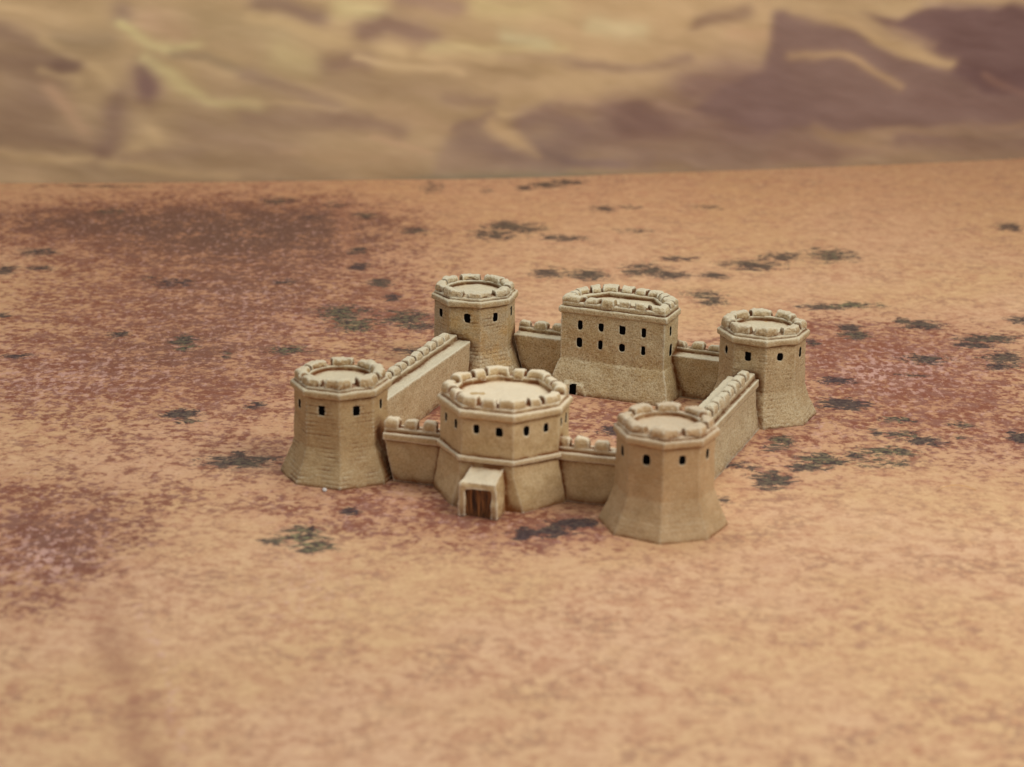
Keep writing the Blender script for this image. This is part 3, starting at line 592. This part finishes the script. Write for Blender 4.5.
# dark bushes
n_s = M.noise(4.2, 6, .8, M.coord(scale=(.62, 1.0, 1), loc=(2, 7, 0)), 1.1)
sv = M.math('ADD', M.math('MULTIPLY', shrub_, .8), M.math('MULTIPLY', M.math('SUBTRACT', n_s, .5), 3.6))
sf = M.math('MULTIPLY', M.step(sv, .28, .6), M.step(shrub_, .08, .3))
cg_ = M.mix(green_, lin((70, 60, 62)), lin((116, 118, 82)))
cg_ = M.mix(M.step(M.noise(7.5, 3, .7), .44, .58), lin((38, 34, 42)), cg_)
c = M.mix(M.math('MULTIPLY', sf, .9), c, cg_)
M.l(c, M.b.inputs['Base Color'])
M.b.inputs['Roughness'].default_value = .6; M.b.inputs['Specular IOR Level'].default_value = .25
bp = M.n('ShaderNodeBump'); bp.inputs['Strength'].default_value = .12; bp.inputs['Distance'].default_value = .02
M.l(M.noise(24, 2), bp.inputs['Height']); M.l(bp.outputs[0], M.b.inputs['Normal'])
me.materials.append(M.m)

# table sheet added under the mat, dark to give the back gap its shadow line
bm = bmesh.new(); add_loft(bm, [[(-60, 5, -.12), (60, 5, -.12), (60, 95, -.12), (-60, 95, -.12)], [(-60, 5, -.06), (60, 5, -.06), (60, 95, -.06), (-60, 95, -.06)]])
tb = plain('table_top', bm, M_TABLE); tb.location = ground.location; tb.rotation_euler = ground.rotation_euler; tag(tb, kind='structure')

# ------------------------------------------------------------------ the printed backdrop sheet
sx_ = np.linspace(-44, 48, 1100); hz = np.linspace(-.06, 12, 200)
hz = np.concatenate([np.linspace(-.06, 7, 190), np.linspace(7, 14, 30)[1:]])
Sg, Hg = np.meshgrid(sx_, hz)
rs = np.random.RandomState(3)
def fbm(X, Y, fx, fy, octv=4, seed=0):
    out = np.zeros_like(X); amp = 1; tot = 0
    for o in range(octv):
        r_ = np.random.RandomState(seed + o); T = r_.rand(128, 128)
        u = X * fx * 2 ** o + 50.3; v = Y * fy * 2 ** o + 40.7
        i = np.floor(u).astype(int); j = np.floor(v).astype(int); a = u - i; b = v - j
        a = a * a * (3 - 2 * a); b = b * b * (3 - 2 * b)
        g = lambda p_, q_: T[p_ % 128, q_ % 128]
        out += amp * (g(i, j) * (1 - a) * (1 - b) + g(i + 1, j) * a * (1 - b) + g(i, j + 1) * (1 - a) * b + g(i + 1, j + 1) * a * b)
        tot += amp; amp *= .5
    return out / tot
warp = fbm(Sg, Hg, .25, .5, 3, 40) - .5
S2 = Sg + warp * .8; H2 = Hg + (fbm(Sg, Hg, .7, .9, 3, 50) - .5) * .42
img = np.zeros(Sg.shape + (3,))
base = np.array([166., 138., 103.]); top = np.array([178., 150., 106.]); low = np.array([156., 132., 98.])
img[:] = low + (top - low) * np.clip(Hg / 6, 0, 1)[..., None]
wr = np.clip((Sg - 4) / 12, 0, 1)[..., None]
img = img * (1 - wr * .35) + np.array([136., 110., 92.]) * wr * .35
st_ = fbm(S2 * .9 + Hg * .6, H2 + S2 * .12, .38, 1.25, 5, 7)
img += ((st_ - .5) * 42)[..., None] * np.array([1, .95, .7])
def lay(m, c_):
    global img
    img = img * (1 - m[..., None]) + np.array(c_, float) * m[..., None]
def stroke(pts, w, c_, a):
    best = np.full(Sg.shape, 1e9)
    if len(pts) == 1: pts = [pts[0], pts[0]]
    P = [np.array(q) for q in pts]
    for p0, p1 in zip(P, P[1:]):
        d = p1 - p0; L = d @ d + 1e-9
        t = np.clip(((S2 - p0[0]) * d[0] + (H2 - p0[1]) * d[1]) / L, 0, 1)
        best = np.minimum(best, np.hypot(S2 - p0[0] - t * d[0], H2 - p0[1] - t * d[1]))
    kk_ = min(1, .42 + w * 3)
    lay(np.clip(a * kk_ * np.exp(-(best / (w * 1.12 + .02)) ** 2) * (.35 + 1.25 * st_), 0, 1), c_)
def shape(pts, c_, a):
    inside = np.zeros(Sg.shape, bool); n = len(pts); best = np.full(Sg.shape, 1e9)
    for i in range(n):
        x0, y0 = pts[i]; x1, y1 = pts[(i + 1) % n]
        cnd = ((y0 > H2) != (y1 > H2))
        with np.errstate(divide='ignore', invalid='ignore'):
            xi = (x1 - x0) * (H2 - y0) / (y1 - y0 + 1e-12) + x0
        inside ^= cnd & (S2 < xi)
        dx, dy = x1 - x0, y1 - y0; L = dx * dx + dy * dy
        t = np.clip(((S2 - x0) * dx + (H2 - y0) * dy) / L, 0, 1)
        best = np.minimum(best, np.hypot(S2 - x0 - t * dx, H2 - y0 - t * dy))
    sd = np.where(inside, best, -best)
    lay(a * np.clip(sd / .3 + .55, 0, 1), c_)
for a in STROKES: stroke(*a)
for a in SHAPES: shape(*a)
for a in STROKES2: stroke(*a)
st2 = fbm(S2 + Hg * .8, H2 + S2 * .1, .8, 2.4, 4, 17)
for ax, k_ in ((0, 1), (1, 1)):
    for _ in range(1):
        acc = np.zeros_like(img)
        for d_ in range(-k_, k_ + 1): acc += np.roll(img, d_, ax)
        img = acc / (2 * k_ + 1)
img += ((st2 - .5) * 22)[..., None]
img = img + (img.mean(-1, keepdims=True) - img) * .2
img = np.clip(img, 0, 255) / 255
linear = np.where(img <= .04045, img / 12.92, ((img + .055) / 1.055) ** 2.4)
verts = np.stack([Sg, edge_y(Sg), Hg], -1).reshape(-1, 3)
ny2, nx2 = Sg.shape
mb = bpy.data.meshes.new('sky')
idx = np.arange(ny2 * nx2).reshape(ny2, nx2)
quads = np.stack([idx[:-1, :-1], idx[:-1, 1:], idx[1:, 1:], idx[1:, :-1]], -1).reshape(-1, 4)
mb.vertices.add(len(verts)); mb.vertices.foreach_set('co', verts.ravel())
mb.loops.add(quads.size); mb.loops.foreach_set('vertex_index', quads.ravel().astype(np.int32))
mb.polygons.add(len(quads)); mb.polygons.foreach_set('loop_start', np.arange(0, quads.size, 4, dtype=np.int32))
mb.polygons.foreach_set('use_smooth', [True] * len(quads))
mb.update(calc_edges=True)
at = mb.color_attributes.new('print', 'FLOAT_COLOR', 'POINT')
at.data.foreach_set('color', np.concatenate([linear, np.ones(Sg.shape + (1,))], -1).reshape(-1).astype(np.float32))
sky = bpy.data.objects.new('sky', mb); col.objects.link(sky)
sky.location = ground.location; sky.rotation_euler = ground.rotation_euler
tag(sky, kind='structure')
M = NT('printed_backdrop')
A = M.n('ShaderNodeVertexColor', layer_name='print')
v = M.n('ShaderNodeMix', data_type='RGBA', blend_type='MULTIPLY'); v.inputs[0].default_value = 1; M.l(A.outputs[0], v.inputs[6])
v.inputs[7].default_value = (SKYK, SKYK, SKYK, 1)
M.l(v.outputs[2], M.b.inputs['Base Color']); M.b.inputs['Roughness'].default_value = .85; M.b.inputs['Specular IOR Level'].default_value = .1
mb.materials.append(M.m)

# ------------------------------------------------------------------ light
w = bpy.data.worlds.new('World'); scene.world = w; w.use_nodes = True
bg = w.node_tree.nodes['Background']; bg.inputs[0].default_value = (.96, .98, 1.0, 1); bg.inputs[1].default_value = AMB
def area(name, X, Y, z, size, power, color, tgt=(2.5, 48)):
    L = bpy.data.lights.new(name, 'AREA'); L.shape = 'RECTANGLE'; L.size, L.size_y = size; L.energy = power; L.color = color
    o = bpy.data.objects.new(name, L); col.objects.link(o)
    o.location = to_world(X, Y, z)
    d = Vector(to_world(*tgt, 0)) - Vector(o.location)
    o.rotation_euler = d.to_track_quat('-Z', 'Y').to_euler()
    return o
area('key_softbox', 34, 22, 46, (26, 26), KEY, (1, .95, .87))
area('top_softbox', 0, 56, 44, (40, 30), TOP, (1, .98, .96), (2.5, 52))

# ------------------------------------------------------------------ camera
cam = bpy.data.cameras.new('camera'); co_ = bpy.data.objects.new('camera', cam); col.objects.link(co_)
cam.sensor_width = 36; cam.lens = 36 * 2258.04 / 1024; cam.clip_end = 500; cam.clip_start = .5
co_.matrix_world = Matrix.Translation(CAMP) @ Matrix.Rotation(YAW, 4, 'Z') @ Matrix.Rotation(math.radians(90 - 17.315), 4, 'X') @ Matrix.Rotation(math.radians(.747), 4, 'Z')
cam.dof.use_dof = True; cam.dof.focus_distance = 51.3; cam.dof.aperture_fstop = cam.lens / 1000 / .33
cam.dof.aperture_blades = 0
scene.camera = co_
scene.view_settings.view_transform = 'Standard'; scene.view_settings.look = 'None'; scene.view_settings.exposure = 0; scene.view_settings.gamma = 1
